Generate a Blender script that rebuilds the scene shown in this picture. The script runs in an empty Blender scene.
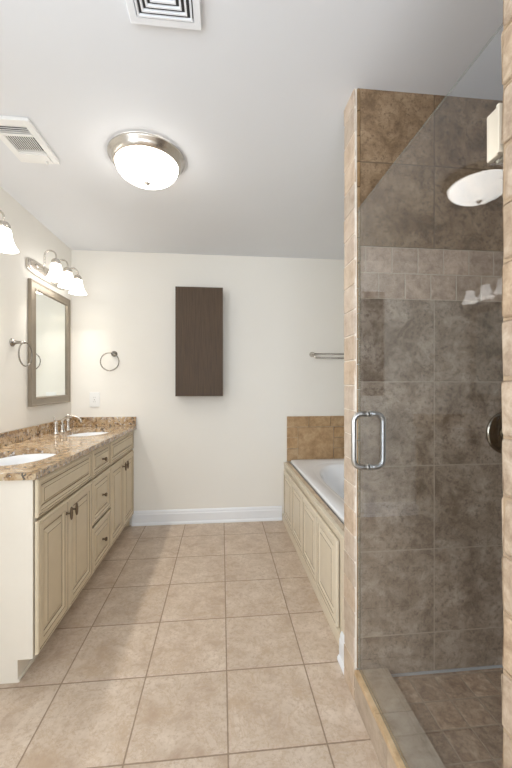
import bpy, bmesh, math, random
from mathutils import Vector
random.seed(7)
SC = bpy.context.scene
COL = SC.collection
PI = math.pi

def srgb(r, g, b):
    f = lambda v: (v / 255 / 12.92) if v / 255 <= .04045 else ((v / 255 + .055) / 1.055) ** 2.4
    return (f(r), f(g), f(b), 1)

# ---------------------------------------------------------------- camera, world, added window daylight, exposure
H = 2.417          # ceiling height
XL, XR = -1.30, 1.50
YB, YR = 3.189, -1.70
TH = math.atan((256 - 221.5) / 350)

cam_d = bpy.data.cameras.new('camera')
cam = bpy.data.objects.new('camera', cam_d); COL.objects.link(cam)
cam_d.sensor_fit = 'HORIZONTAL'; cam_d.sensor_width = 36; cam_d.lens = 350 / 512 * 36
cam_d.clip_start = .02
cam.location = (0, 0, 1.25); cam.rotation_euler = (PI / 2, 0, -TH)
SC.camera = cam

world = bpy.data.worlds.new('world'); SC.world = world; world.use_nodes = True
wb = world.node_tree.nodes['Background']
wb.inputs[0].default_value = (.72, .84, 1, 1); wb.inputs[1].default_value = 1.0

SC.view_settings.view_transform = 'Standard'
SC.view_settings.look = 'None'
SC.view_settings.gamma = 1
SC.view_settings.use_curve_mapping = False
SC.view_settings.exposure = 0.4
SC.cycles.use_denoising = True
SC.cycles.max_bounces = 12
SC.cycles.diffuse_bounces = 6
SC.cycles.transparent_max_bounces = 16
SC.cycles.caustics_reflective = True
SC.cycles.sample_clamp_indirect = 6

def area(name, loc, rot, sx, sy, power, col):
    d = bpy.data.lights.new(name, 'AREA'); d.shape = 'RECTANGLE'; d.size = sx; d.size_y = sy
    d.energy = power; d.color = col
    o = bpy.data.objects.new(name, d); COL.objects.link(o); o.location = loc; o.rotation_euler = rot
    return o
# area lamps at two added, unseen windows behind the camera, brightening the room
area('added_rear_window_light', (-.1, YR - .16, 1.4), (PI / 2, 0, 0), 1.3, 1.6, 34, (.84, .92, 1))
area('added_left_window_light', (XL - .16, -.35, 1.45), (0, -PI / 2, 0), 1.5, 1.9, 44, (.9, .95, 1))
CEIL_E, SHADE_E, BULB_W = 9, 3.6, 8

# ---------------------------------------------------------------- node helpers
class NT:
    def __init__(s, name):
        s.m = bpy.data.materials.new(name); s.m.use_nodes = True
        s.t = s.m.node_tree; s.n = s.t.nodes; s.l = s.t.links
        s.b = s.n.get('Principled BSDF')
    def node(s, typ, **kw):
        n = s.n.new(typ)
        for k, v in kw.items(): setattr(n, k, v)
        return n
    def set(s, sock, v):
        if hasattr(v, 'is_output') or isinstance(v, bpy.types.NodeSocket): s.l.new(v, sock)
        else: sock.default_value = v
    def math(s, op, a, b=None, c=None, clamp=False):
        n = s.node('ShaderNodeMath', operation=op, use_clamp=clamp)
        s.set(n.inputs[0], a)
        if b is not None: s.set(n.inputs[1], b)
        if c is not None: s.set(n.inputs[2], c)
        return n.outputs[0]
    def vmath(s, op, a, b):
        n = s.node('ShaderNodeVectorMath', operation=op); s.set(n.inputs[0], a); s.set(n.inputs[1], b)
        return n.outputs[0]
    def scale(s, a, k):
        n = s.node('ShaderNodeVectorMath', operation='SCALE'); s.set(n.inputs[0], a); n.inputs['Scale'].default_value = k
        return n.outputs[0]
    def pos(s): return s.node('ShaderNodeNewGeometry').outputs['Position']
    def noise(s, vec, scale, detail=6, rough=.6, dist=0):
        n = s.node('ShaderNodeTexNoise'); s.set(n.inputs['Vector'], vec)
        n.inputs['Scale'].default_value = scale; n.inputs['Detail'].default_value = detail
        n.inputs['Roughness'].default_value = rough; n.inputs['Distortion'].default_value = dist
        return n.outputs['Fac']
    def vor(s, vec, scale, out='Distance', feature='F1'):
        n = s.node('ShaderNodeTexVoronoi', feature=feature); s.set(n.inputs['Vector'], vec); n.inputs['Scale'].default_value = scale
        return n.outputs[out]
    def ramp(s, fac, stops):
        n = s.node('ShaderNodeValToRGB'); s.set(n.inputs[0], fac); cr = n.color_ramp
        while len(cr.elements) < len(stops): cr.elements.new(.5)
        for e, (p, c) in zip(cr.elements, stops): e.position = p; e.color = c
        return n.outputs[0]
    def mix(s, f, a, b, mode='MIX'):
        n = s.node('ShaderNodeMix', data_type='RGBA', blend_type=mode)
        s.set(n.inputs[0], f); s.set(n.inputs[6], a); s.set(n.inputs[7], b)
        return n.outputs[2]
    def maprange(s, v, a, b, c=0., d=1.):
        n = s.node('ShaderNodeMapRange', interpolation_type='SMOOTHSTEP')
        s.set(n.inputs[0], v)
        for i, x in enumerate((a, b, c, d)): n.inputs[i + 1].default_value = x
        return n.outputs[0]
    def bump(s, h, strength, dist):
        n = s.node('ShaderNodeBump'); s.set(n.inputs['Height'], h)
        n.inputs['Strength'].default_value = strength; n.inputs['Distance'].default_value = dist
        s.l.new(n.outputs[0], s.b.inputs['Normal'])
    def fin(s, color=None, rough=None, metal=None, spec=None):
        if color is not None: s.set(s.b.inputs['Base Color'], color)
        if rough is not None: s.set(s.b.inputs['Roughness'], rough)
        if metal is not None: s.b.inputs['Metallic'].default_value = metal
        if spec is not None: s.b.inputs['Specular IOR Level'].default_value = spec
        return s.m

def plain(name, col, rough=.5, metal=0, spec=.5, var=.04, scale=8, bump=0, bscale=60):
    t = NT(name); p = t.pos()
    n = t.noise(p, scale, 4)
    a = tuple(c * (1 - var) for c in col[:3]) + (1,); b = tuple(min(1, c * (1 + var)) for c in col[:3]) + (1,)
    if bump: t.bump(t.noise(p, bscale, 3), bump, .002)
    return t.fin(t.ramp(n, [(.3, a), (.7, b)]), rough, metal, spec)

def tile_mat(name, ua, va, u0, v0, pu, pv, grout, cols, cgrout, nscale=7, var=.1, rough=.45, bump=.5, stagger=0, blot=None, detail=10, spec=.5, vein=0, grain=0):
    t = NT(name); p = t.pos()
    sp = t.node('ShaderNodeSeparateXYZ'); t.l.new(p, sp.inputs[0])
    U = t.math('DIVIDE', t.math('SUBTRACT', sp.outputs[ua], u0), pu)
    V = t.math('DIVIDE', t.math('SUBTRACT', sp.outputs[va], v0), pv)
    fv = t.math('FLOOR', V)
    if stagger: U = t.math('ADD', U, t.math('MULTIPLY', t.math('MODULO', t.math('ABSOLUTE', fv), 2.), stagger))
    fu = t.math('FLOOR', U)
    du = t.math('SUBTRACT', U, fu); dv = t.math('SUBTRACT', V, fv)
    du = t.math('MULTIPLY', t.math('MINIMUM', du, t.math('SUBTRACT', 1., du)), pu)
    dv = t.math('MULTIPLY', t.math('MINIMUM', dv, t.math('SUBTRACT', 1., dv)), pv)
    d = t.math('MINIMUM', du, dv)
    d = t.math('ADD', d, t.math('MULTIPLY', t.math('SUBTRACT', t.noise(p, 60, 2), .5), grout * .6))
    mask = t.maprange(d, grout * .35, grout * .75)
    cid = t.node('ShaderNodeCombineXYZ'); t.l.new(fu, cid.inputs[0]); t.l.new(fv, cid.inputs[1])
    wn = t.node('ShaderNodeTexWhiteNoise'); t.l.new(cid.outputs[0], wn.inputs['Vector'])
    off = t.vmath('ADD', p, t.scale(wn.outputs['Color'], 7.3))
    n1 = t.noise(off, nscale, detail, .68, .35)
    c = t.ramp(n1, [(.30, cols[0]), (.47, cols[1]), (.66, cols[2])])
    if blot:
        n2 = t.noise(t.vmath('ADD', off, (3.1, 1.7, 5.2)), nscale * .55, 8, .7, .8)
        c = t.mix(t.maprange(n2, .52, .70, 0, .75), c, blot)
    if vein:
        n3 = t.noise(t.vmath('ADD', off, (8.1, 2.7, 1.2)), nscale * 1.1, 7, .72, .6)
        rid = t.math('ABSOLUTE', t.math('SUBTRACT', n3, .5))
        c = t.mix(t.maprange(rid, 0, .035, vein, 0), c, blot or cols[0])
    if grain:
        n4 = t.noise(off, 55, 8, .78)
        c = t.mix(t.maprange(n4, .47, .66, 0, grain), c, cols[0])
    k = t.math('ADD', 1 - var, t.math('MULTIPLY', wn.outputs['Value'], 2 * var))
    kc = t.node('ShaderNodeCombineColor')
    for i in range(3): t.l.new(k, kc.inputs[i])
    c = t.mix(1., c, kc.outputs[0], 'MULTIPLY')
    c = t.mix(mask, cgrout, c)
    t.bump(t.math('ADD', mask, t.math('MULTIPLY', n1, .35)), bump, .003)
    r = t.math('ADD', rough, t.math('MULTIPLY', t.math('SUBTRACT', 1., mask), .35), clamp=True)
    return t.fin(c, r, 0, spec)

def stone_mat(name, cols, nscale=14, rough=.6, pits=True, islandvar=.16, bs=.45):
    t = NT(name); p = t.pos(); g = t.node('ShaderNodeNewGeometry')
    r = g.outputs['Random Per Island']
    sh = t.node('ShaderNodeCombineXYZ')
    for i, k in enumerate((13., 29., 41.)): t.l.new(t.math('MULTIPLY', r, k), sh.inputs[i])
    q = t.vmath('ADD', p, sh.outputs[0])
    c = t.ramp(t.noise(q, nscale, 9, .7, .3), [(.3, cols[0]), (.5, cols[1]), (.7, cols[2])])
    tint = t.ramp(r, [(0, (1 - islandvar, 1 - islandvar, 1 - islandvar, 1)), (.35, (1.0, .95, .88, 1)), (.7, (.97, .98, 1.0, 1)), (1, (1, .93, .8, 1))])
    c = t.mix(1., c, tint, 'MULTIPLY')
    n = t.noise(q, 120, 6, .75)
    if pits: c = t.mix(t.maprange(n, .60, .72, 0, .45), c, tuple(x * .5 for x in cols[0][:3]) + (1,))
    t.bump(n, bs, .003)
    return t.fin(c, rough, 0, .35)

M = {}
M['wall'] = plain('wall_paint', srgb(236, 233, 226), .75, var=.008, scale=2, bump=.04, bscale=220)
M['ceil'] = plain('ceiling_paint', srgb(226, 228, 231), .85, var=.008, scale=2)
M['white'] = plain('white_trim', srgb(235, 237, 240), .35, var=.01)
M['plastic'] = plain('white_plastic', srgb(236, 236, 234), .3, var=.01)
M['dark'] = plain('dark_gap_shade', srgb(74, 74, 76), .8)  # flat dark colour put in for the shade behind grilles and slots
M['porc'] = plain('porcelain', srgb(226, 228, 231), .12, var=.005)
M['acrylic'] = plain('tub_acrylic', srgb(244, 246, 250), .18, var=.005)
M['nickel'] = plain('brushed_nickel', srgb(208, 202, 194), .26, 1, var=.05, scale=40)
M['nickeld'] = plain('dark_nickel', srgb(150, 145, 138), .22, 1, var=.05, scale=40)
M['steel'] = plain('satin_steel', srgb(186, 184, 180), .36, 1, var=.03, scale=40)
M['chrome'] = plain('dark_chrome', srgb(150, 140, 125), .12, 1, var=.05)
M['champ'] = plain('champagne_frame', srgb(150, 140, 126), .38, .75, var=.05, scale=20)
M['bronze'] = plain('bronze_knob', srgb(112, 96, 78), .38, .8, var=.1, scale=60)
M['hinge'] = plain('hinge_satin', srgb(214, 205, 188), .35, .5, var=.03)
M['cream'] = plain('cream_glazed_paint', srgb(211, 196, 169), .42, var=.03, scale=14)
M['creamw'] = plain('cream_side_panel', srgb(226, 218, 204), .45, var=.015, scale=5)
M['glaze'] = plain('glaze_line', srgb(134, 114, 84), .5, var=.12, scale=30)
M['creamt'] = plain('cream_tub_paint', srgb(221, 209, 187), .42, var=.03, scale=14)

def wood():
    t = NT('dark_wood'); p = t.pos()
    mp = t.node('ShaderNodeMapping'); t.l.new(p, mp.inputs[0]); mp.inputs['Scale'].default_value = (90, 90, 2.5)
    n = t.noise(mp.outputs[0], 2.2, 6, .65, .2)
    c = t.ramp(n, [(.3, srgb(68, 54, 41)), (.52, srgb(82, 66, 51)), (.75, srgb(94, 77, 60))])
    t.bump(n, .12, .001)
    return t.fin(c, .5, 0, .25)
M['wood'] = wood()

def granite():
    t = NT('granite'); p = t.pos()
    a = t.noise(p, 11, 8, .72, 1.4)
    c = t.ramp(a, [(.30, srgb(112, 82, 48)), (.44, srgb(160, 128, 88)), (.56, srgb(192, 168, 134)), (.75, srgb(180, 164, 142))])
    b = t.noise(p, 30, 5, .7, .6)
    c = t.mix(t.maprange(b, .53, .62, 0, .9), c, srgb(98, 70, 44))
    d = t.noise(t.vmath('ADD', p, (4, 2, 9)), 42, 4, .7, .3)
    c = t.mix(t.maprange(d, .55, .62, 0, .95), c, srgb(44, 36, 34))
    e = t.noise(t.vmath('ADD', p, (1, 7, 3)), 40, 3, .6)
    c = t.mix(t.maprange(e, .57, .66, 0, .75), c, srgb(212, 206, 200))
    t.b.inputs['IOR'].default_value = 2.0
    return t.fin(c, .1, 0, .5)
M['granite'] = granite()

M['floor'] = tile_mat('floor_tile', 0, 1, .0225, 1.186, .3435, .3455, .005,
    (srgb(172, 150, 130), srgb(196, 178, 159), srgb(211, 195, 178)), srgb(146, 126, 106), 8, .035, .36, .35, blot=srgb(180, 156, 130), vein=.5, grain=.7)
SHC = (srgb(104, 86, 70), srgb(156, 137, 117), srgb(190, 172, 152))
SHU = (srgb(90, 69, 48), srgb(138, 113, 86), srgb(170, 145, 116))
M['shtile_low'] = tile_mat('shower_tile', 0, 2, .854, .249, .335, .3365, .004, SHC, srgb(176, 160, 140), 11, .05, .4, .3, blot=srgb(104, 84, 66), grain=.8)
M['shtile_high'] = tile_mat('shower_tile_upper', 0, 2, .854, 1.795, .335, 0.333, .004, SHU, srgb(112, 94, 74), 11, .05, .4, .3, blot=srgb(100, 76, 50), grain=.8)
M['shtile_side'] = tile_mat('shower_tile_side', 1, 2, 1.335, .249, .335, .3365, .004, SHC, srgb(150, 132, 110), 8, .06, .4, .3, blot=srgb(92, 72, 56))
M['mosaic'] = tile_mat('shower_band_tile', 0, 2, .7305, 1.588, .109, .1035, .004,
    (srgb(150, 126, 106), srgb(180, 156, 134), srgb(202, 180, 158)), srgb(196, 180, 158), 26, .14, .5, .6, stagger=.5, grain=.6)
M['shfloor'] = tile_mat('shower_floor_tile', 0, 1, .735, 1.108, .1035, .1035, .0045,
    (srgb(120, 94, 72), srgb(160, 132, 106), srgb(192, 166, 138)), srgb(158, 138, 116), 24, .22, .5, .8, blot=srgb(112, 84, 62), vein=.5, grain=.6)
M['tumbled'] = stone_mat('tumbled_travertine', (srgb(176, 154, 134), srgb(198, 180, 161), srgb(212, 197, 180)), 16)
M['jambstone'] = stone_mat('jamb_travertine', (srgb(134, 112, 92), srgb(168, 148, 126), srgb(192, 174, 153)), 34, .7, True, .2, .2)
M['grout'] = plain('grout', srgb(222, 212, 198), .8, var=.08, scale=60)
M['jgrout'] = plain('jamb_grout', srgb(158, 136, 110), .8, var=.1, scale=60)
M['bull'] = stone_mat('bullnose_stone', (srgb(170, 142, 106), srgb(196, 168, 132), srgb(210, 184, 150)), 18, .5, True, .1)
M['bulld'] = stone_mat('brown_bullnose_stone', (srgb(112, 88, 60), srgb(140, 114, 82), srgb(160, 134, 102)), 18, .5, True, .1)
M['curbtop'] = stone_mat('curb_stone', (srgb(138, 124, 106), srgb(168, 153, 134), srgb(186, 172, 153)), 14, .5, True, .05)
M['curbface'] = stone_mat('curb_face_stone', (srgb(150, 132, 114), srgb(182, 164, 144), srgb(198, 182, 162)), 10, .5, True, .06)
M['tantile'] = stone_mat('tan_splash_tile', (srgb(146, 116, 82), srgb(178, 148, 112), srgb(198, 172, 138)), 16, .45, True, .1)
M['ledge'] = stone_mat('ledge_stone', (srgb(176, 156, 132), srgb(204, 186, 162), srgb(216, 200, 178)), 12, .5, True, .06)
M['caulk'] = plain('caulk_cove', srgb(170, 172, 174), .5, var=.03)

def mirror_mat():
    t = NT('mirror_silver'); return t.fin(srgb(240, 244, 242), .02, 1)
M['mirror'] = mirror_mat()

def thin_glass(name, tint, ior):
    t = NT(name); n = t.n; out = n['Material Output']; n.remove(t.b)
    tr = n.new('ShaderNodeBsdfTransparent'); tr.inputs[0].default_value = tint
    gl = n.new('ShaderNodeBsdfGlossy'); gl.inputs['Roughness'].default_value = 0; gl.inputs[0].default_value = (1, 1, 1, 1)
    g = n.new('ShaderNodeNewGeometry'); dp = n.new('ShaderNodeVectorMath'); dp.operation = 'DOT_PRODUCT'
    t.l.new(g.outputs['Incoming'], dp.inputs[0]); t.l.new(g.outputs['Normal'], dp.inputs[1])
    k = t.math('POWER', t.math('SUBTRACT', 1., t.math('ABSOLUTE', dp.outputs['Value']), clamp=True), 5.)
    r0 = ((ior - 1) / (ior + 1)) ** 2
    fac = t.math('ADD', r0, t.math('MULTIPLY', k, 1 - r0))
    mx = n.new('ShaderNodeMixShader')
    t.l.new(fac, mx.inputs[0]); t.l.new(tr.outputs[0], mx.inputs[1]); t.l.new(gl.outputs[0], mx.inputs[2])
    t.l.new(mx.outputs[0], out.inputs[0]); return t.m
M['glass'] = thin_glass('shower_glass', (.95, .968, .985, 1), 1.27)
def edge_mat():
    t = NT('glass_edge'); t.b.inputs['Alpha'].default_value = .4
    return t.fin(srgb(150, 160, 146), .15)
M['gedge'] = edge_mat()
M['wglass'] = thin_glass('added_window_glass', (.98, .98, .98, 1), 1.2)

def glow(name, col, e, base):
    t = NT(name)
    t.b.inputs['Emission Color'].default_value = col; t.b.inputs['Emission Strength'].default_value = e
    return t.fin(base, .35)
M['dome'] = glow('lit_dome_glass', (1, .96, .9, 1), CEIL_E, srgb(245, 240, 230))
M['shade'] = glow('lit_shade_glass', (1, .97, .93, 1), SHADE_E, srgb(240, 238, 232))
M['bulb'] = glow('lit_bulb', (1, .9, .75, 1), 8, srgb(250, 245, 235))

# ---------------------------------------------------------------- object helpers
def tag(o, label=None, cat=None, group=None, kind=None):
    if label: o['label'] = label
    if cat: o['category'] = cat
    if group: o['group'] = group
    if kind: o['kind'] = kind
    return o
def empty(name, loc, label, cat, group=None):
    o = bpy.data.objects.new(name, None); COL.objects.link(o); o.location = loc; o.empty_display_size = .1
    return tag(o, label, cat, group)
def rootloc(p):
    while p.parent: p = p.parent
    return Vector(p.location)
def copy_tree(o, parent=None):
    c = o.copy(); COL.objects.link(c); c.parent = parent
    for ch in list(o.children): copy_tree(ch, c)
    return c

class MB:
    """collects world-space shapes and links them as one mesh object"""
    def __init__(s): s.bm = bmesh.new(); s.mats = []
    def mi(s, m):
        if m is None: return 0
        if m not in s.mats: s.mats.append(m)
        return s.mats.index(m)
    def _merge(s, b2, m, smooth=False):
        i = s.mi(m)
        me = bpy.data.meshes.new('tmp'); 
        for f in b2.faces:
            f.material_index = i; f.smooth = smooth
        b2.to_mesh(me); b2.free(); s.bm.from_mesh(me); bpy.data.meshes.remove(me); return s
    def box(s, x0, x1, y0, y1, z0, z1, m=None, bev=0, seg=2, jit=0):
        b = bmesh.new(); bmesh.ops.create_cube(b, size=1)
        for v in b.verts:
            v.co = Vector(((x0 + x1) / 2 + v.co.x * (x1 - x0), (y0 + y1) / 2 + v.co.y * (y1 - y0), (z0 + z1) / 2 + v.co.z * (z1 - z0)))
            if jit: v.co += Vector([random.uniform(-jit, jit) for _ in range(3)])
        if bev: bmesh.ops.bevel(b, geom=b.edges[:], offset=bev, segments=seg, affect='EDGES', profile=.6)
        return s._merge(b, m)
    def lathe(s, prof, c, axis='Z', n=32, m=None, sx=1, sy=1, cap=True):
        """prof: list of (radius, height along axis)"""
        b = bmesh.new(); rings = []
        def P(r, h, a):
            u, v = r * math.cos(a) * sx, r * math.sin(a) * sy
            d = {'Z': (u, v, h), 'X': (h, u, v), 'Y': (u, h, v), '-Y': (u, -h, v)}[axis]
            return Vector(c) + Vector(d)
        for r, h in prof:
            if r < 1e-6: rings.append([b.verts.new(P(0, h, 0))])
            else: rings.append([b.verts.new(P(r, h, 2 * PI * k / n)) for k in range(n)])
        for A, B in zip(rings, rings[1:]):
            for k in range(n):
                k2 = (k + 1) % n
                if len(A) == 1 and len(B) == 1: continue
                if len(A) == 1: b.faces.new((A[0], B[k], B[k2]))
                elif len(B) == 1: b.faces.new((A[k], A[k2], B[0]))
                else: b.faces.new((A[k], A[k2], B[k2], B[k]))
        if cap:
            for R in (rings[0], rings[-1]):
                if len(R) > 2: b.faces.new(R)
        bmesh.ops.recalc_face_normals(b, faces=b.faces[:])
        return s._merge(b, m, True)
    def tube(s, pts, r, m=None, n=10, closed=False):
        b = bmesh.new(); pts = [Vector(p) for p in pts]; N = len(pts); rings = []
        up = None
        for i, p in enumerate(pts):
            if closed: t = pts[(i + 1) % N] - pts[i - 1]
            else: t = pts[min(i + 1, N - 1)] - pts[max(i - 1, 0)]
            t.normalize()
            if up is None: up = Vector((0, 0, 1)) if abs(t.z) < .9 else Vector((1, 0, 0))
            a = t.cross(up)
            if a.length < 1e-4: a = t.orthogonal()
            a.normalize(); bb = a.cross(t).normalized(); up = bb
            rr = r[i] if isinstance(r, (list, tuple)) else r
            rings.append([b.verts.new(p + (a * math.cos(2 * PI * k / n) + bb * math.sin(2 * PI * k / n)) * rr) for k in range(n)])
        pairs = list(zip(rings, rings[1:])) + ([(rings[-1], rings[0])] if closed else [])
        for A, B in pairs:
            for k in range(n): b.faces.new((A[k], A[(k + 1) % n], B[(k + 1) % n], B[k]))
        if not closed: b.faces.new(rings[0]); b.faces.new(rings[-1])
        bmesh.ops.recalc_face_normals(b, faces=b.faces[:])
        return s._merge(b, m, True)
    def loops(s, L, m=None, smooth=True, caps=(False, False), mats=None):
        """bridge point loops of equal length"""
        b = bmesh.new(); R = [[b.verts.new(p) for p in l] for l in L]; n = len(L[0])
        fm = []
        for j, (A, B) in enumerate(zip(R, R[1:])):
            for k in range(n):
                f = b.faces.new((A[k], A[(k + 1) % n], B[(k + 1) % n], B[k])); fm.append((f, j))
        if caps[0]: b.faces.new(R[0])
        if caps[1]: b.faces.new(R[-1])
        bmesh.ops.recalc_face_normals(b, faces=b.faces[:])
        if mats:
            idx = {j: s.mi(mm) for j, mm in enumerate(mats)}
            last = s.mi(mats[-1])
            for f in b.faces: f.material_index = last
            for f, j in fm: f.material_index = idx[j]
            for f in b.faces: f.smooth = smooth
            me = bpy.data.meshes.new('tmp'); b.to_mesh(me); b.free(); s.bm.from_mesh(me); bpy.data.meshes.remove(me); return s
        return s._merge(b, m, smooth)
    def prism(s, pts, d, m=None, bev=0):
        """closed polygon pts extruded by vector d"""
        b = bmesh.new(); f = b.faces.new([b.verts.new(p) for p in pts])
        r = bmesh.ops.extrude_face_region(b, geom=[f])
        for v in r['geom']:
            if isinstance(v, bmesh.types.BMVert): v.co += Vector(d)
        bmesh.ops.recalc_face_normals(b, faces=b.faces[:])
        if bev: bmesh.ops.bevel(b, geom=b.edges[:], offset=bev, segments=2, affect='EDGES')
        return s._merge(b, m)
    def slab(s, outer, holes, z0, z1, m=None):
        """flat slab with holes; loops of (x, y)"""
        b = bmesh.new(); edges = []
        for L in [outer] + holes:
            vs = [b.verts.new((x, y, z1)) for x, y in L]
            edges += [b.edges.new((vs[i], vs[(i + 1) % len(vs)])) for i in range(len(vs))]
        bmesh.ops.triangle_fill(b, use_beauty=True, use_dissolve=False, edges=edges)
        fs = b.faces[:]
        r = bmesh.ops.extrude_face_region(b, geom=fs)
        for v in r['geom']:
            if isinstance(v, bmesh.types.BMVert): v.co.z = z0
        bmesh.ops.recalc_face_normals(b, faces=b.faces[:])
        return s._merge(b, m)
    def build(s, name, m=None, parent=None, auto=True):
        o0 = rootloc(parent) if parent else Vector((0, 0, 0))
        if m is not None and not s.mats: s.mats = [m]
        me = bpy.data.meshes.new(name)
        for v in s.bm.verts: v.co -= o0
        s.bm.to_mesh(me); s.bm.free()
        for mm in s.mats: me.materials.append(mm)
        o = bpy.data.objects.new(name, me); COL.objects.link(o)
        if parent: o.parent = parent
        return o
def struct(name, mb, m=None): return tag(mb.build(name, m), kind='structure')
def ell(cx, cy, a, b, n=48, p=2.0):
    out = []
    for k in range(n):
        t = 2 * PI * k / n; c, s_ = math.cos(t), math.sin(t)
        out.append((cx + a * math.copysign(abs(c) ** (2 / p), c), cy + b * math.copysign(abs(s_) ** (2 / p), s_)))
    return out
def arc3(c, r, a0, a1, u, v, n=12):
    c, u, v = Vector(c), Vector(u), Vector(v)
    return [c + u * (r * math.cos(a0 + (a1 - a0) * i / n)) + v * (r * math.sin(a0 + (a1 - a0) * i / n)) for i in range(n + 1)]

# ================================================================ THE ROOM
struct('floor', MB().box(XL - .1, XR + .1, YR - .1, YB + .1, -.08, 0, M['floor']))
struct('ceiling', MB().box(XL - .1, XR + .1, YR - .1, YB + .1, H, H + .08, M['ceil']))
LY0, LY1, LZ0, LZ1 = -1.3, .6, .7, 2.2
w = MB()
w.box(XL - .1, XL, YR - .1, LY0, 0, H, M['wall']); w.box(XL - .1, XL, LY1, YB + .1, 0, H, M['wall'])
w.box(XL - .1, XL, LY0, LY1, 0, LZ0, M['wall']); w.box(XL - .1, XL, LY0, LY1, LZ1, H, M['wall'])
struct('wall_left', w)
struct('wall_back', MB().box(XL, XR, YB, YB + .1, 0, H, M['wall']))
struct('wall_right', MB().box(XR, XR + .1, YR - .1, YB + .1, 0, H, M['wall']))
RX0, RX1, RZ0, RZ1 = -.75, .55, .6, 2.2
w = MB()
w.box(XL, RX0, YR - .1, YR, 0, H, M['wall']); w.box(RX1, XR, YR - .1, YR, 0, H, M['wall'])
w.box(RX0, RX1, YR - .1, YR, 0, RZ0, M['wall']); w.box(RX0, RX1, YR - .1, YR, RZ1, H, M['wall'])
struct('wall_rear', w)
def frame_rect(mb, axis, p0, p1, a0, a1, z0, z1, t, m):
    def B(a, b, c, d):
        if axis == 'x': mb.box(p0, p1, a, b, c, d, m, .003)
        else: mb.box(a, b, p0, p1, c, d, m, .003)
    B(a0, a1, z0, z0 + t); B(a0, a1, z1 - t, z1); B(a0, a0 + t, z0 + t, z1 - t); B(a1 - t, a1, z0 + t, z1 - t)
    B(a0 + t, a1 - t, (z0 + z1) / 2 - t / 2, (z0 + z1) / 2 + t / 2)
f = MB(); frame_rect(f, 'y', YR - .08, YR - .03, RX0, RX1, RZ0, RZ1, .05, M['white'])  # window added to the unseen rear wall to let cool fill light in
wn = struct('added_window_1', f)
g = MB().box(RX0 + .05, RX1 - .05, YR - .056, YR - .052, RZ0 + .05, RZ1 - .05, M['wglass']).build('added_window_pane', None, wn); g['kind'] = 'structure'
f = MB(); frame_rect(f, 'x', XL - .08, XL - .03, LY0, LY1, LZ0, LZ1, .05, M['white'])  # window added out of view in the left wall to light the shower
wn = struct('added_window_2', f)
g = MB().box(XL - .056, XL - .052, LY0 + .05, LY1 - .05, LZ0 + .05, LZ1 - .05, M['wglass']).build('added_window_pane', None, wn); g['kind'] = 'structure'

# shower / tub partition, with its tiled shower face
XC, YS, YT = .520, 1.335, 1.452
p = MB()
p.box(XC + .012, XR, YS + .012, YT, 0, H, M['wall'])
x0 = XC + .026
p.box(x0, XR, YS, YS + .012, .09, 1.588, M['shtile_low'])
p.box(x0, XR, YS, YS + .012, 1.588, 1.795, M['mosaic'])
p.box(x0, XR, YS, YS + .012, 1.795, H, M['shtile_high'])
struct('wall_partition', p)
# near shower wall (its end is the tumbled stone jamb at the picture's right edge)
JY0, JY1 = .485, .607
p = MB(); p.box(XC + .012, XR, JY0, JY1 - .012, 0, H, M['wall'])
p.box(XC + .012, XR, JY1 - .012, JY1, .09, H, M['shtile_low'])
struct('wall_jamb', p)
struct('wall_shower', MB().box(XR - .012, XR, JY1, YS, .088, H, M['shtile_side']))

def tumbled_end(name, y0, y1, z0, pitch, bev, jit, mat, gm, gap):
    t = MB(); t.box(XC + .0035, XC + .012, y0 + .002, y1 - .002, 0, H, M[gm])
    z = z0
    while z < H:
        a, b = max(z + gap, .001), min(z + pitch - gap, H - .001)
        if b - a > .012:
            t.box(XC + random.uniform(-.001, .001), XC + .011, y0 + .002, y1 - .002, a, b, M[mat], min(bev, (b - a) * .4), 3, jit)
        z += pitch
    return struct(name, t)
tumbled_end('trim_1', YS, YT, -.055, .1, .004, .0008, 'tumbled', 'grout', .002)
tumbled_end('trim_2', JY0, JY1, 1.151 - 11 * .1085, .1085, .009, .0022, 'jambstone', 'jgrout', .003)
# narrow bullnose strip between the column and the shower tile
b = MB(); z = .128; hs = [.1] * 30
for h_ in hs:
    z1 = min(z + h_, H)
    if z1 - z > .01: b.box(XC + .0125, x0 - .001, YS - .003, YS + .011, z + .0012, z1 - .0012, M['bulld'], .003, 2, .0004)
    z = z1
    if z >= H: break
struct('trim_3', b)

# shower pan and a light caulked cove at its foot
struct('floor_shower', MB().box(.654, XR - .012, JY1, YS, 0, .088, M['shfloor']))
struct('trim_4', MB().box(.656, XR - .014, YS - .009, YS - .001, .0885, .096, M['caulk'], .002))

# baseboards
def baseboard(name, along, a0, a1, wall, face):
    # profile (distance from wall, height)
    pr = [(0, 0), (.024, 0), (.024, .012), (.018, .022), (.015, .024), (.015, .092), (.011, .102), (.011, .112), (.006, .124), (.003, .127), (0, .127)]
    if along == 'x': pts = [(a0, wall + face * d, z) for d, z in pr]; v = (a1 - a0, 0, 0)
    else: pts = [(wall + face * d, a0, z) for d, z in pr]; v = (0, a1 - a0, 0)
    return struct(name, MB().prism(pts, v, M['white']))
baseboard('baseboard_back', 'x', -.786, .553, YB, -1)
baseboard('baseboard_left', 'y', YR, 1.552, XL, 1)
baseboard('baseboard_right', 'y', YT + .001, 1.545, .5465, -1)

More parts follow.
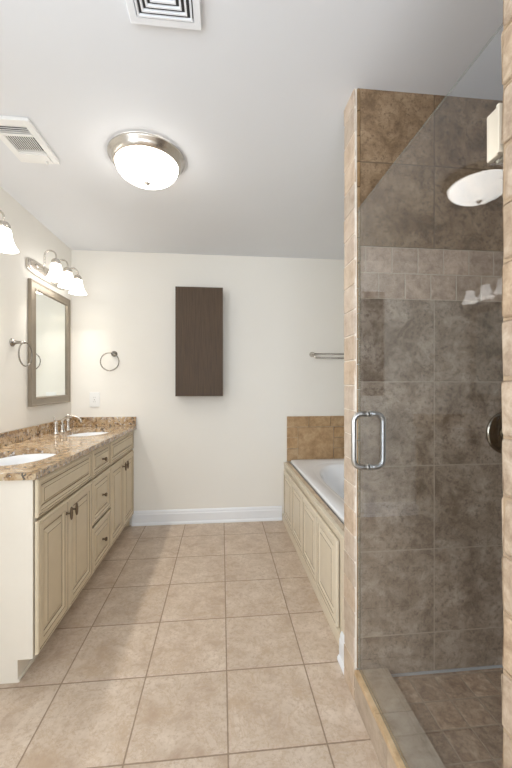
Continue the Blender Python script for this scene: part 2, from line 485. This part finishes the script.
# ================================================================ SHOWER
cu = empty('shower_curb', ((XC + .654) / 2, (JY1 + YS) / 2, 0), 'low tiled shower curb along the floor under the glass door', 'shower curb')
t = MB()
t.box(XC + .012, .642, JY1 + .001, YS - .004, .001, .115, M['grout'])
for a, b_ in ((JY1 + .001, .80), (.80, 1.06), (1.06, YS - .004)):
    t.box(XC, XC + .0115, a + .001, b_ - .001, .001, .108, M['curbface'], .002, 2)
t.box(.6425, .6535, JY1 + .001, YS - .004, .09, .1145, M['curbtop'])
t.build('riser', None, cu)
t = MB()
for a, b_ in ((JY1 + .001, .83), (.83, 1.146), (1.146, YS - .004)):
    t.box(.5480, .6535, a + .0012, b_ - .0012, .1155, .127, M['curbtop'], .002)
t.build('curb_top', None, cu)
t = MB()
for a, b_ in ((JY1 + .001, .83), (.83, 1.146), (1.146, YS - .004)):
    t.box(XC - .001, .5465, a + .0012, b_ - .0012, .109, .1275, M['bull'], .0025, 3)
tag(t.build('bullnose_edge', None, cu), 'tan rounded stone edge')

XG = .537; GT = 1.94; GY0, GY1 = .611, 1.328
sd = empty('shower_door', (XG, GY0, .133), 'frameless clear glass shower door with steel pull handle', 'shower door')
gp = MB().box(XG - .003, XG + .003, GY0 + .003, GY1, .133, GT, M['glass']); gp.mi(M['gedge'])
for fc_ in gp.bm.faces:
    fc_.normal_update()
    if abs(fc_.normal.x) < .5: fc_.material_index = 1
gp.build('glass_pane', None, sd)
HY, HZ0, HZ1, HR = 1.238, .945, 1.14, .0095
for sgn, nm in ((-1, 'outer'), (1, 'inner')):
    X0, X1 = XG + sgn * .0034, XG + sgn * .056
    rc = .028; ux = Vector((sgn, 0, 0)); uz = Vector((0, 0, 1))
    pts = [Vector((X0, HY, HZ1))] + arc3((X1 - sgn * rc, HY, HZ1 - rc), rc, PI / 2, 0, ux, uz, 8) + arc3((X1 - sgn * rc, HY, HZ0 + rc), rc, 0, -PI / 2, ux, uz, 8) + [Vector((X0, HY, HZ0))]
    h = MB().tube(pts, HR, M['steel'], 14)
    for zz in (HZ0, HZ1): h.lathe([(.011, 0), (.0125, .002), (.0125, .004), (.011, .005)] if sgn > 0 else [(.011, 0), (.0125, -.002), (.0125, -.004), (.011, -.005)], (X0, HY, zz), 'X', 18, M['steel'])
    tag(h.build('handle', None, sd), 'satin steel D handle on the %s face' % ('room' if sgn < 0 else 'shower'))
for zc in (1.731, .30):
    h = MB()
    for sgn in (-1, 1):
        xa, xb = (XG - .016, XG - .0032) if sgn < 0 else (XG + .0032, XG + .016)
        h.box(xa, xb, GY0 + .004, .644, zc - .046, zc + .046, M['hinge'], .003)
    h.box(XG - .02, XG + .02, GY1 * 0 + JY1 + .0005, GY0 + .0035, zc - .046, zc + .046, M['hinge'], .001)
    h.lathe([(0, -.052), (.006, -.05), (.006, .05), (0, .052)], (XG + .014, GY0 + .009, zc), 'Z', 14, M['hinge'])
    hb = h.build('hinge', None, sd); hb['label'] = 'pale satin metal hinge plate'

sv = empty('shower_valve', (1.163, YS, 1.05), 'round dark metal shower valve plate on brown tiled wall', 'shower valve')
MB().lathe([(0, 0), (.085, 0), (.088, .004), (.086, .012), (.07, .017), (.03, .02), (0, .02)], (1.163, YS - .0005, 1.05), '-Y', 48, M['chrome']).build('escutcheon', None, sv)
hv = MB().lathe([(0, .02), (.026, .02), (.026, .05), (.022, .058), (0, .06)], (1.163, YS - .0005, 1.05), '-Y', 28, M['chrome'])
hv.tube([(1.163, YS - .05, 1.05), (1.163, YS - .052, 1.0), (1.163, YS - .058, .965)], [.011, .009, .007], M['chrome'])
hv.build('lever', None, sv)

# ================================================================ RAISED PANEL BUILDER
def raised_panel(mb, fx, sgn, y0, y1, z0, z1, th, fr, paint, glaze, flat=.02):
    """door slab whose face is the plane x = fx (outward direction sgn), thickness th, stile width fr"""
    def L(i, d): # inset, depth behind the face
        x = fx - sgn * d
        return [Vector((x, y0 + i, z0 + i)), Vector((x, y1 - i, z0 + i)), Vector((x, y1 - i, z1 - i)), Vector((x, y0 + i, z1 - i))]
    prof = [(0, th), (0, .004), (.003, .001), (.006, 0), (fr * .22, 0), (fr * .22 + .002, .002), (fr * .22 + .004, 0),
            (fr - .014, 0), (fr - .012, .002), (fr - .004, .0055), (fr - .001, .0095), (fr + .004, .0095),
            (fr + .006, .0085), (fr + flat + .004, .002), (fr + flat + .0065, .0008), (fr + flat + .010, .0008)]
    P, G = paint, glaze
    mats = [P, P, P, P, G, P, P, G, P, P, G, P, P, G, P, P]
    mb.loops([L(i, d) for i, d in prof], None, False, (True, True), mats)
    return mb

# ================================================================ VANITY
VY0, VY1 = 1.555, 3.186
FX, DX = -.789, -.770       # face frame plane, door face plane
va = empty('vanity_cabinet', (-1.05, 2.37, 0), 'long cream glazed double vanity cabinet with raised panel doors', 'vanity')
t = MB()
t.box(XL + .004, FX - .02, VY0, VY0 + .018, .095, .851, M['creamw'])
t.box(FX - .02, FX, VY0, VY0 + .03, .095, .851, M['creamw'])
t.box(XL + .004, FX - .06, VY0 + .001, VY0 + .019, .0, .095, M['creamw'])
t.box(XL + .004, FX - .02, VY1 - .018, VY1, .0, .851, M['cream'])
t.box(XL + .004, FX - .02, VY0 + .018, VY1 - .018, .095, .113, M['cream'])
t.box(XL + .004, XL + .012, VY0 + .018, VY1 - .018, .113, .851, M['cream'])
for y in (2.175, 2.525, 3.156): t.box(FX - .02, FX, y, y + .03, .095, .851, M['cream'])
for z in ((.095, .125), (.655, .69), (.823, .851)): t.box(FX - .02, FX, VY0 + .03, VY1 - .03, z[0], z[1], M['cream'])
t.build('body', None, va)
tag(MB().box(FX - .076, FX - .061, VY0, VY1, .0, .094, M['creamw']).box(FX - .061, FX - .053, VY0, VY1, .0, .014, M['creamw'], .003).build('toe_kick', None, va), 'recessed cream toe kick')
def pull(parent, y, z, kind):
    k = MB()
    if kind == 'knob':
        k.lathe([(.0075, 0), (.006, .004), (.0045, .012), (.011, .018), (.0135, .023), (.011, .028), (0, .030)], (DX, y, z), 'X', 18, M['bronze'])
    else:
        k.tube([(DX - .0005, y, z), (DX + .02, y, z)], .0045, M['bronze'], 10)
        k.lathe([(.003, -.032), (.0055, -.025), (.007, -.012), (.0075, 0), (.007, .012), (.0055, .025), (.003, .032)], (DX + .024, y, z), 'Z', 14, M['bronze'])
        k.lathe([(.009, 0), (.007, .003), (0, .003)], (DX, y, z), 'X', 16, M['bronze'])
    return k.build('knob', None, parent)
def vfront(name, y0, y1, z0, z1, fr, flat=.018, knob=None):
    d = raised_panel(MB(), DX, 1, y0, y1, z0, z1, .0135, fr, M['cream'], M['glaze'], flat).build(name, None, va)
    if knob: pull(d, *knob)
    return d
vfront('drawer_front', 1.562, 2.186, .684, .848, .036, .012)
vfront('door', 1.562, 1.862, .105, .668, .058, .022, (1.832, .603, 'pull'))
vfront('door', 1.866, 2.186, .105, .668, .058, .022, (1.896, .603, 'pull'))
vfront('drawer', 2.194, 2.536, .684, .848, .034, .012, (2.365, .762, 'knob'))
vfront('drawer', 2.194, 2.536, .392, .668, .046, .020, (2.365, .530, 'knob'))
vfront('drawer', 2.194, 2.536, .105, .376, .046, .020, (2.365, .240, 'knob'))
vfront('drawer_front', 2.544, 3.178, .684, .848, .036, .012)
vfront('door', 2.544, 2.860, .105, .668, .058, .022, (2.830, .603, 'pull'))
vfront('door', 2.864, 3.178, .105, .668, .058, .022, (2.894, .603, 'pull'))

ct = empty('vanity_countertop', (-1.02, 2.35, .852), 'speckled tan granite countertop on the cream vanity', 'countertop')
S1, S2 = (-1.025, 1.895), (-1.015, 2.79)
SA, SB = .165, .22
t = MB().slab([(XL + .002, 1.534), (-.7675, 1.534), (-.749, YB - .002), (XL + .002, YB - .002)],
              [ell(*S1, SA, SB, 56, 2.3), ell(*S2, SA, SB, 56, 2.3)], .852, .882, M['granite'])
t.build('slab', None, ct)
MB().box(XL + .002, XL + .022, 1.534, YB - .024, .8825, .962, M['granite'], .002).build('backsplash', None, ct)
MB().box(XL + .002, -.7495, YB - .0235, YB - .002, .8825, .962, M['granite'], .002).build('backsplash', None, ct)

def sink(c, label):
    r = empty('sink', (c[0], c[1], .69), label, 'sink', 'undermount sinks in the granite top')
    L = []
    for k, z in ((1.10, .845), (1.10, .8515), (1.01, .8515), (.985, .849), (.97, .80), (.92, .755), (.78, .718), (.5, .703), (.12, .699)):
        L.append([Vector((x, y, z)) for x, y in ell(c[0], c[1], SA * k, SB * k, 56, 2.2)])
    for k, z in ((.12, .690), (.55, .694), (.85, .71), (.98, .75), (1.03, .80), (1.04, .845), (1.10, .845)):
        L.append([Vector((x, y, z)) for x, y in ell(c[0], c[1], SA * k, SB * k, 56, 2.2)])
    MB().loops(L, M['porc']).build('basin', None, r)
    d = MB().lathe([(0, 0), (.022, 0), (.024, .002), (.02, .004), (.012, .003), (0, .003)], (c[0], c[1], .6992), 'Z', 24, M['nickel']).build('drain', None, r)
    tag(d, 'metal drain')
    return r
sink(S1, 'white oval sink sunk into the near end of the granite top')
sink(S2, 'white oval sink in the granite beside the faucet, near the back wall')

fc = empty('faucet', (-1.205, 2.79, .8825), 'brushed nickel arched faucet with two handles beside the far sink', 'faucet')
FXc, FYc, FZ = -1.205, 2.79, .8825
t = MB().lathe([(.026, 0), (.026, .006), (.02, .012), (.015, .02), (.0135, .05), (.012, .06)], (FXc, FYc, FZ), 'Z', 24, M['nickel'])
pts = [Vector((FXc, FYc, FZ + .05)), Vector((FXc, FYc, FZ + .075))] + arc3((FXc + .07, FYc, FZ + .078), .07, PI, PI * .12, (1, 0, 0), (0, 0, .62), 14)
pts += [pts[-1] + Vector((.006, 0, -.018))]
t.tube(pts, [.0095] * 3 + [.008] * (len(pts) - 3), M['nickel'], 14)
t.build('spout', None, fc)
for s_ in (-1, 1):
    y = FYc + s_ * .102
    t = MB().lathe([(.025, 0), (.025, .006), (.017, .012), (.013, .03), (.012, .06), (.014, .075), (.0145, .086), (.011, .092), (0, .094)], (FXc, y, FZ), 'Z', 22, M['nickel'])
    t.tube([(FXc, y, FZ + .085), (FXc - .004, y + s_ * .01, FZ + .105), (FXc - .006, y + s_ * .014, FZ + .128)], [.008, .006, .0045], M['nickel'], 10)
    t.build('handle', None, fc)

# ================================================================ LEFT WALL: MIRROR, LIGHTS, TOWEL RING
mr = empty('vanity_mirror', (XL, 2.73, 1.10), 'tall mirror in a champagne metal frame on the left wall', 'mirror')
MY0, MY1, MZ0, MZ1 = 2.496, 3.11, 1.096, 1.963
fw = .062
def ml(i, x): return [Vector((x, MY0 + i, MZ0 + i)), Vector((x, MY1 - i, MZ0 + i)), Vector((x, MY1 - i, MZ1 - i)), Vector((x, MY0 + i, MZ1 - i))]
X0 = XL + .001
MB().loops([ml(fw + .004, X0), ml(0, X0), ml(0, XL + .022), ml(.003, XL + .026), ml(.010, XL + .026), ml(.014, XL + .0235), ml(.018, XL + .0235),
            ml(fw - .014, XL + .0235), ml(fw - .010, XL + .026), ml(fw - .004, XL + .026), ml(fw + .003, XL + .016), ml(fw + .004, X0)], M['champ'], False).build('frame', None, mr)
MB().box(XL + .008, XL + .0155, MY0 + fw, MY1 - fw, MZ0 + fw, MZ1 - fw, M['mirror']).build('mirror_glass', None, mr)

def vanity_light(yc, label, dz=0):
    r = empty('vanity_light', (XL, yc, 2.06), label, 'wall light', 'three lamp vanity lights on the left wall')
    def st(i, x, hl=.285, hh=.052):
        return [Vector((XL + x, yc + y, 2.06 + z)) for y, z in ell(0, 0, hl - i, hh - i, 48, 4.5)]
    MB().loops([st(0, .001), st(0, .010), st(.004, .013), st(.012, .014), st(.014, .020), st(.022, .024), st(.040, .024)], M['nickel'], False, (True, True)).build('back_plate', None, r)
    for k in (-1, 0, 1):
        y = yc + k * .186; xs = -1.15
        xa = xs - .076
        pts = [Vector((XL + .022, y, 2.07)), Vector((xa - .02, y, 2.07))] + arc3((xa - .02, y, 2.09), .02, -PI / 2, 0, (1, 0, 0), (0, 0, 1), 5)[1:]
        pts += arc3((xs - .038, y, 2.135 + dz * .6), .038, PI, 0, (1, 0, 0), (0, 0, 1), 14) + [Vector((xs, y, 2.100 + dz))]
        arm = MB().tube(pts, .0055, M['nickel'], 10)
        arm.lathe([(.016, 0), (.016, .004), (.009, .010), (0, .010)], (XL + .024, y, 2.07), 'X', 18, M['nickel'])
        ao = arm.build('arm', None, r)
        MB().lathe([(.010, .028), (.020, .024), (.029, .012), (.031, 0), (.030, -.010), (.0, -.010)], (xs, y, 2.085 + dz), 'Z', 24, M['nickel']).build('socket_cup', None, ao)
        pr = [(.0295, 2.074), (.034, 2.064), (.037, 2.04), (.042, 2.015), (.051, 1.992), (.062, 1.974), (.067, 1.966)]
        inner = [(a - .003, z) for a, z in reversed(pr)]
        so = MB().lathe([(a, z - 2.0) for a, z in pr + inner], (xs, y, 2.0 + dz), 'Z', 32, M['shade'], cap=False)
        so = so.build('lamp_shade', None, r); tag(so, 'frosted white bell glass, lit')
        MB().lathe([(0, .045), (.012, .044), (.014, .02), (.022, 0), (.024, -.018), (.018, -.034), (0, -.042)], (xs, y, 2.028 + dz), 'Z', 18, M['bulb']).build('light_bulb', None, so)
        ld = bpy.data.lights.new('lamp_light', 'SPOT'); ld.spot_size = math.radians(96); ld.spot_blend = 1; ld.energy = BULB_W; ld.color = (1, .95, .88); ld.shadow_soft_size = .03
        lo = bpy.data.objects.new('lamp_light', ld); COL.objects.link(lo); lo.parent = r; lo.location = Vector((xs, y, 1.985 + dz)) - Vector(r.location)
    return r
vanity_light(2.755, 'three lamp brushed nickel vanity light above the framed mirror', .012)
vanity_light(1.795, 'vanity light of which one lit bell shade shows at the left edge')

def ring_pts(c, r, u, v, n=40): return [Vector(c) + Vector(u) * (r * math.cos(2 * PI * k / n)) + Vector(v) * (r * math.sin(2 * PI * k / n)) for k in range(n)]
tr = empty('towel_ring', (XL, 2.32, 1.51), 'nickel towel ring on the left wall beside the mirror', 'towel ring', 'nickel towel rings')
MB().lathe([(.026, .0005), (.026, .006), (.018, .012), (.011, .025), (.009, .045), (.0085, .078), (.0, .08)], (XL, 2.32, 1.51), 'X', 24, M['nickeld']).build('post', None, tr)
MB().tube(ring_pts((XL + .072, 2.335, 1.437), .074, (0, 1, 0), (0, 0, 1)), .0045, M['nickeld'], 10, True).build('ring', None, tr)
tr = empty('towel_ring', (-.935, YB, 1.515), 'nickel towel ring on the back wall above the white outlet plate', 'towel ring', 'nickel towel rings')
MB().lathe([(.026, .0005), (.026, .006), (.018, .012), (.011, .025), (.010, .06), (.0, .062)], (-.938, YB, 1.515), '-Y', 24, M['nickeld']).build('post', None, tr)
MB().tube(ring_pts((-.962, YB - .054, 1.443), .077, (1, 0, 0), (0, 0, 1)), .0045, M['nickeld'], 10, True).build('ring', None, tr)

# ================================================================ BACK WALL: OUTLET, CABINET, TOWEL BAR
ot = empty('wall_outlet', (-1.104, YB, 1.114), 'small white outlet plate on the back wall above the granite', 'outlet')
MB().box(-1.147, -1.061, YB - .007, YB - .0005, 1.05, 1.178, M['plastic'], .003).build('plate', None, ot)
t = MB().box(-1.122, -1.086, YB - .0095, YB - .0072, 1.079, 1.149, M['plastic'], .001)
for zc in (1.096, 1.132):
    for dx in (-.007, .005): t.box(-1.104 + dx, -1.104 + dx + .002, YB - .0099, YB - .0094, zc - .004, zc + .005, M['dark'])
t.box(-1.108, -1.100, YB - .0102, YB - .0094, 1.110, 1.116, M['champ'])
t.build('receptacle', None, ot)

wc = empty('wall_cabinet', (-.195, YB, 1.14), 'flat dark brown wood cabinet hung on the white back wall', 'cabinet')
CX0, CX1, CZ0, CZ1, CY = -.391, .011, 1.146, 2.082, YB - .13
t = MB()
t.box(CX0, CX0 + .016, CY, YB - .001, CZ0, CZ1, M['wood']); t.box(CX1 - .016, CX1, CY, YB - .001, CZ0, CZ1, M['wood'])
t.box(CX0 + .016, CX1 - .016, CY, YB - .001, CZ0, CZ0 + .016, M['wood']); t.box(CX0 + .016, CX1 - .016, CY, YB - .001, CZ1 - .016, CZ1, M['wood'])
t.box(CX0 + .016, CX1 - .016, YB - .009, YB - .001, CZ0 + .016, CZ1 - .016, M['wood'])
t.build('body', None, wc)
MB().box(CX0 - .001, CX1 + .001, CY - .020, CY - .0015, CZ0 - .001, CZ1 + .001, M['wood'], .0015).build('door', None, wc)

tb = empty('towel_bar', (1.2, YB, 1.52), 'double nickel towel bar on the back wall above the tub', 'towel bar')
for x in (.836, 1.42):
    t = MB().lathe([(.024, .0005), (.024, .006), (.017, .012), (.012, .02), (.012, .07), (0, .072)], (x, YB, 1.524), '-Y', 22, M['nickel'])
    t.tube([(x, YB - .05, 1.524), (x + (.016 if x < 1 else -.016), YB - .075, 1.488)], .008, M['nickel'], 10)
    t.build('post', None, tb)
MB().tube([(.836, YB - .062, 1.525), (1.42, YB - .062, 1.525)], .0058, M['nickeld'], 12).build('bar', None, tb)
MB().tube([(.852, YB - .078, 1.487), (1.404, YB - .078, 1.487)], .0058, M['nickeld'], 12).build('bar', None, tb)

# ================================================================ BATHTUB AND ITS SURROUND
XT = .575
su = empty('tub_surround', (XT, 2.33, 0), 'cream raised panel skirt along the side of the bathtub', 'tub surround')
t = MB()
SY0, SY1 = YT + .004, YB - .003
t.box(XT, XT + .018, SY0, SY1, .0, .515, M['creamt'])
t.box(XT - .019, XT, SY0 + .12, SY1, .0, .058, M['creamt'], .003)
t.build('skirt_frame', None, su)
MB().box(XT - .006, XT + .02, SY0, SY1, .5155, .53, M['creamt'], .003).build('top_rail', None, su)
ys = [1.655, 2.015, 2.375, 2.735, 3.095]
for i in range(4):
    raised_panel(MB(), XT - .021, -1, ys[i] + .002, ys[i + 1] - .002, .066, .487, .014, .052, M['creamt'], M['glaze'], .02).build('panel_door', None, su)
t = MB()
yy = SY0
while yy < SY1 - .02:
    y2 = min(yy + .305, SY1)
    t.box(XT + .0205, .6215, yy + .001, y2 - .001, .5155, .532, M['ledge'], .002)
    yy = y2
tag(t.build('stone_ledge', None, su), 'beige stone ledge under the tub rim')

tu = empty('bathtub', (1.04, 2.33, 0), 'white drop in bathtub with an oval basin', 'bathtub')
TX0, TX1, TY0, TY1 = .624, XR - .004, YT + .02, YB - .026
cx, cy = (TX0 + TX1) / 2, (TY0 + TY1) / 2; hx, hy = (TX1 - TX0) / 2, (TY1 - TY0) / 2
RZ = .558
def TL(a, b, z, p, n=72, dx=0): return [Vector((x, y, z)) for x, y in ell(cx + dx, cy, a, b, n, p)]
L = [TL(hx - .05, hy - .05, .08, 8), TL(hx - .012, hy - .012, .5335, 30), TL(hx, hy, .5335, 40), TL(hx, hy, RZ - .008, 40), TL(hx - .003, hy - .003, RZ - .002, 36), TL(hx - .009, hy - .009, RZ, 30),
     TL(hx - .075, hy - .13, RZ, 3.2), TL(hx - .080, hy - .137, RZ - .004, 3.1), TL(hx - .088, hy - .147, RZ - .006, 3.0),
     TL(hx - .105, hy - .19, RZ - .007, 2.5), TL(hx - .112, hy - .20, RZ - .012, 2.5), TL(hx - .125, hy - .225, RZ - .05, 2.5), TL(hx - .15, hy - .28, RZ - .25, 2.6), TL(hx - .18, hy - .34, RZ - .36, 2.7), TL(hx - .26, hy - .46, RZ - .40, 2.6), TL(.05, .08, RZ - .405, 2)]
MB().loops(L, M['acrylic'], True, (True, True)).build('tub_shell', None, tu)
tag(MB().lathe([(0, 0), (.03, 0), (.032, .003), (.02, .005), (0, .004)], (cx, cy + .35, RZ - .402), 'Z', 24, M['nickel']).build('drain', None, tu), 'metal drain')

bs = empty('tub_backsplash', (1.04, YB, .56), 'tan stone tile backsplash with a framed panel behind the tub', 'backsplash')
t = MB(); BX0, BZ0, BZ1 = .598, .5345, .953
t.box(BX0 + .001, XR - .003, YB - .006, YB - .001, BZ0, BZ1 - .001, M['grout'])
def bt(x0_, x1_, z0_, z1_, th=.016): t.box(x0_ + .0016, x1_ - .0016, YB - th, YB - .0055, z0_ + .0016, z1_ - .0016, M['tantile'], .002, 2)
x = BX0
while x < XR - .02:
    x2 = min(x + .205, XR - .003); bt(x, x2, .853, BZ1); x = x2
z = BZ0; zs = [BZ0, .655, .754, .853]
for z0_, z1_ in zip(zs, zs[1:]): bt(BX0, .702, z0_, z1_)
x = .702
for x2, th in ((1.04, .012), (1.142, .016), (XR - .003, .012)):
    if th < .014: bt(x, x2, BZ0, .853, th)
    else:
        for z0_, z1_ in zip(zs, zs[1:]): bt(x, x2, z0_, z1_)
    x = x2
t.build('tiles', None, bs)

# ================================================================ CEILING FIXTURES
cl = empty('ceiling_light', (-.38, 1.85, H), 'round lit frosted dome light with a nickel rim on the ceiling', 'ceiling light')
LC = (-.38, 1.85, H)
MB().lathe([(.185, -.0005), (.192, -.006), (.190, -.014), (.178, -.022), (.176, -.030), (.168, -.040), (.160, -.046), (.150, -.046), (.150, -.030)], LC, 'Z', 64, M['nickel'], cap=False).build('canopy', None, cl)
pr = [(.156, -.044)]
for i in range(1, 13):
    a = i / 12 * PI / 2; pr.append((.156 * math.cos(a), -.044 - .085 * math.sin(a)))
pr[-1] = (0, -.129)
MB().lathe(pr, LC, 'Z', 64, M['dome'], cap=False).build('glass_dome', None, cl)
MB().lathe([(0, -.128), (.015, -.129), (.0165, -.134), (.007, -.137), (.006, -.142), (0, -.145)], LC, 'Z', 18, M['nickel']).build('finial', None, cl)

cv = empty('ceiling_vent', (-.176, 1.04, H), 'white square vent of nested louvre rings at the top', 'vent')
vx, vy, vh = -.176, 1.043, .113
t = MB()
def sq(i, z): return [Vector((vx - vh + i, vy - vh + i, z)), Vector((vx + vh - i, vy - vh + i, z)), Vector((vx + vh - i, vy + vh - i, z)), Vector((vx - vh + i, vy + vh - i, z))]
t.loops([sq(0, H - .0005), sq(0, H - .010), sq(.003, H - .014), sq(.024, H - .014), sq(.026, H - .002)], M['white'], False)
t.build('frame', None, cv)
for i in (.030, .0455, .061, .0765):
    MB().loops([sq(i, H - .009), sq(i - .002, H - .016), sq(i + .003, H - .016), sq(i + .005, H - .0105), sq(i, H - .009)], M['white'], False).build('louvre_ring', None, cv)
MB().loops([sq(.092, H - .004), sq(.092, H - .015)], M['white'], False, (False, True)).build('centre_plate', None, cv)
MB().box(vx - vh + .026, vx + vh - .026, vy - vh + .026, vy + vh - .026, H - .0018, H - .0006, M['dark']).build('duct_shade_sheet', None, cv)  # dark sheet standing in for the shade inside the duct

bf = empty('bath_fan', (-.94, 1.775, H), 'white rectangular exhaust fan and heater grille on the ceiling', 'exhaust fan')
FX0, FX1, FY0, FY1 = -1.035, -.843, 1.622, 1.928
t = MB(); zb = H - .016
t.box(FX0, FX0 + .03, FY0, FY1, zb, H - .0005, M['plastic'], .003); t.box(FX1 - .03, FX1, FY0, FY1, zb, H - .0005, M['plastic'], .003)
for a, b_ in ((FY0, 1.66), (1.712, 1.728), (1.842, 1.852), (1.905, FY1)): t.box(FX0 + .03, FX1 - .03, a, b_, zb, H - .0005, M['plastic'])
t.build('frame', None, bf)
t = MB().box(FX0 + .03, FX1 - .03, 1.66, 1.712, H - .003, H - .0006, M['dark'])
for k in range(4):
    y = 1.664 + k * .0125; t.box(FX0 + .03, FX1 - .03, y, y + .003, zb + .001, zb + .003, M['plastic'])
t.build('heater_grille', None, bf)
t = MB().box(FX0 + .03, FX1 - .03, 1.728, 1.842, H - .003, H - .0006, M['dark'])
n = 13
for k in range(n):
    x = FX0 + .031 + k * (.13 / n); t.box(x, x + .0040, 1.728, 1.842, zb + .001, zb + .003, M['plastic'])
t.build('fan_grille', None, bf)
MB().box(FX0 + .031, FX1 - .031, 1.853, 1.904, zb - .004, H - .001, M['plastic'], .003).build('light_lens', None, bf)
MB().box(-.905, -.897, 1.905, 1.92, zb - .012, zb + .001, M['plastic'], .002).build('latch_tab', None, bf)
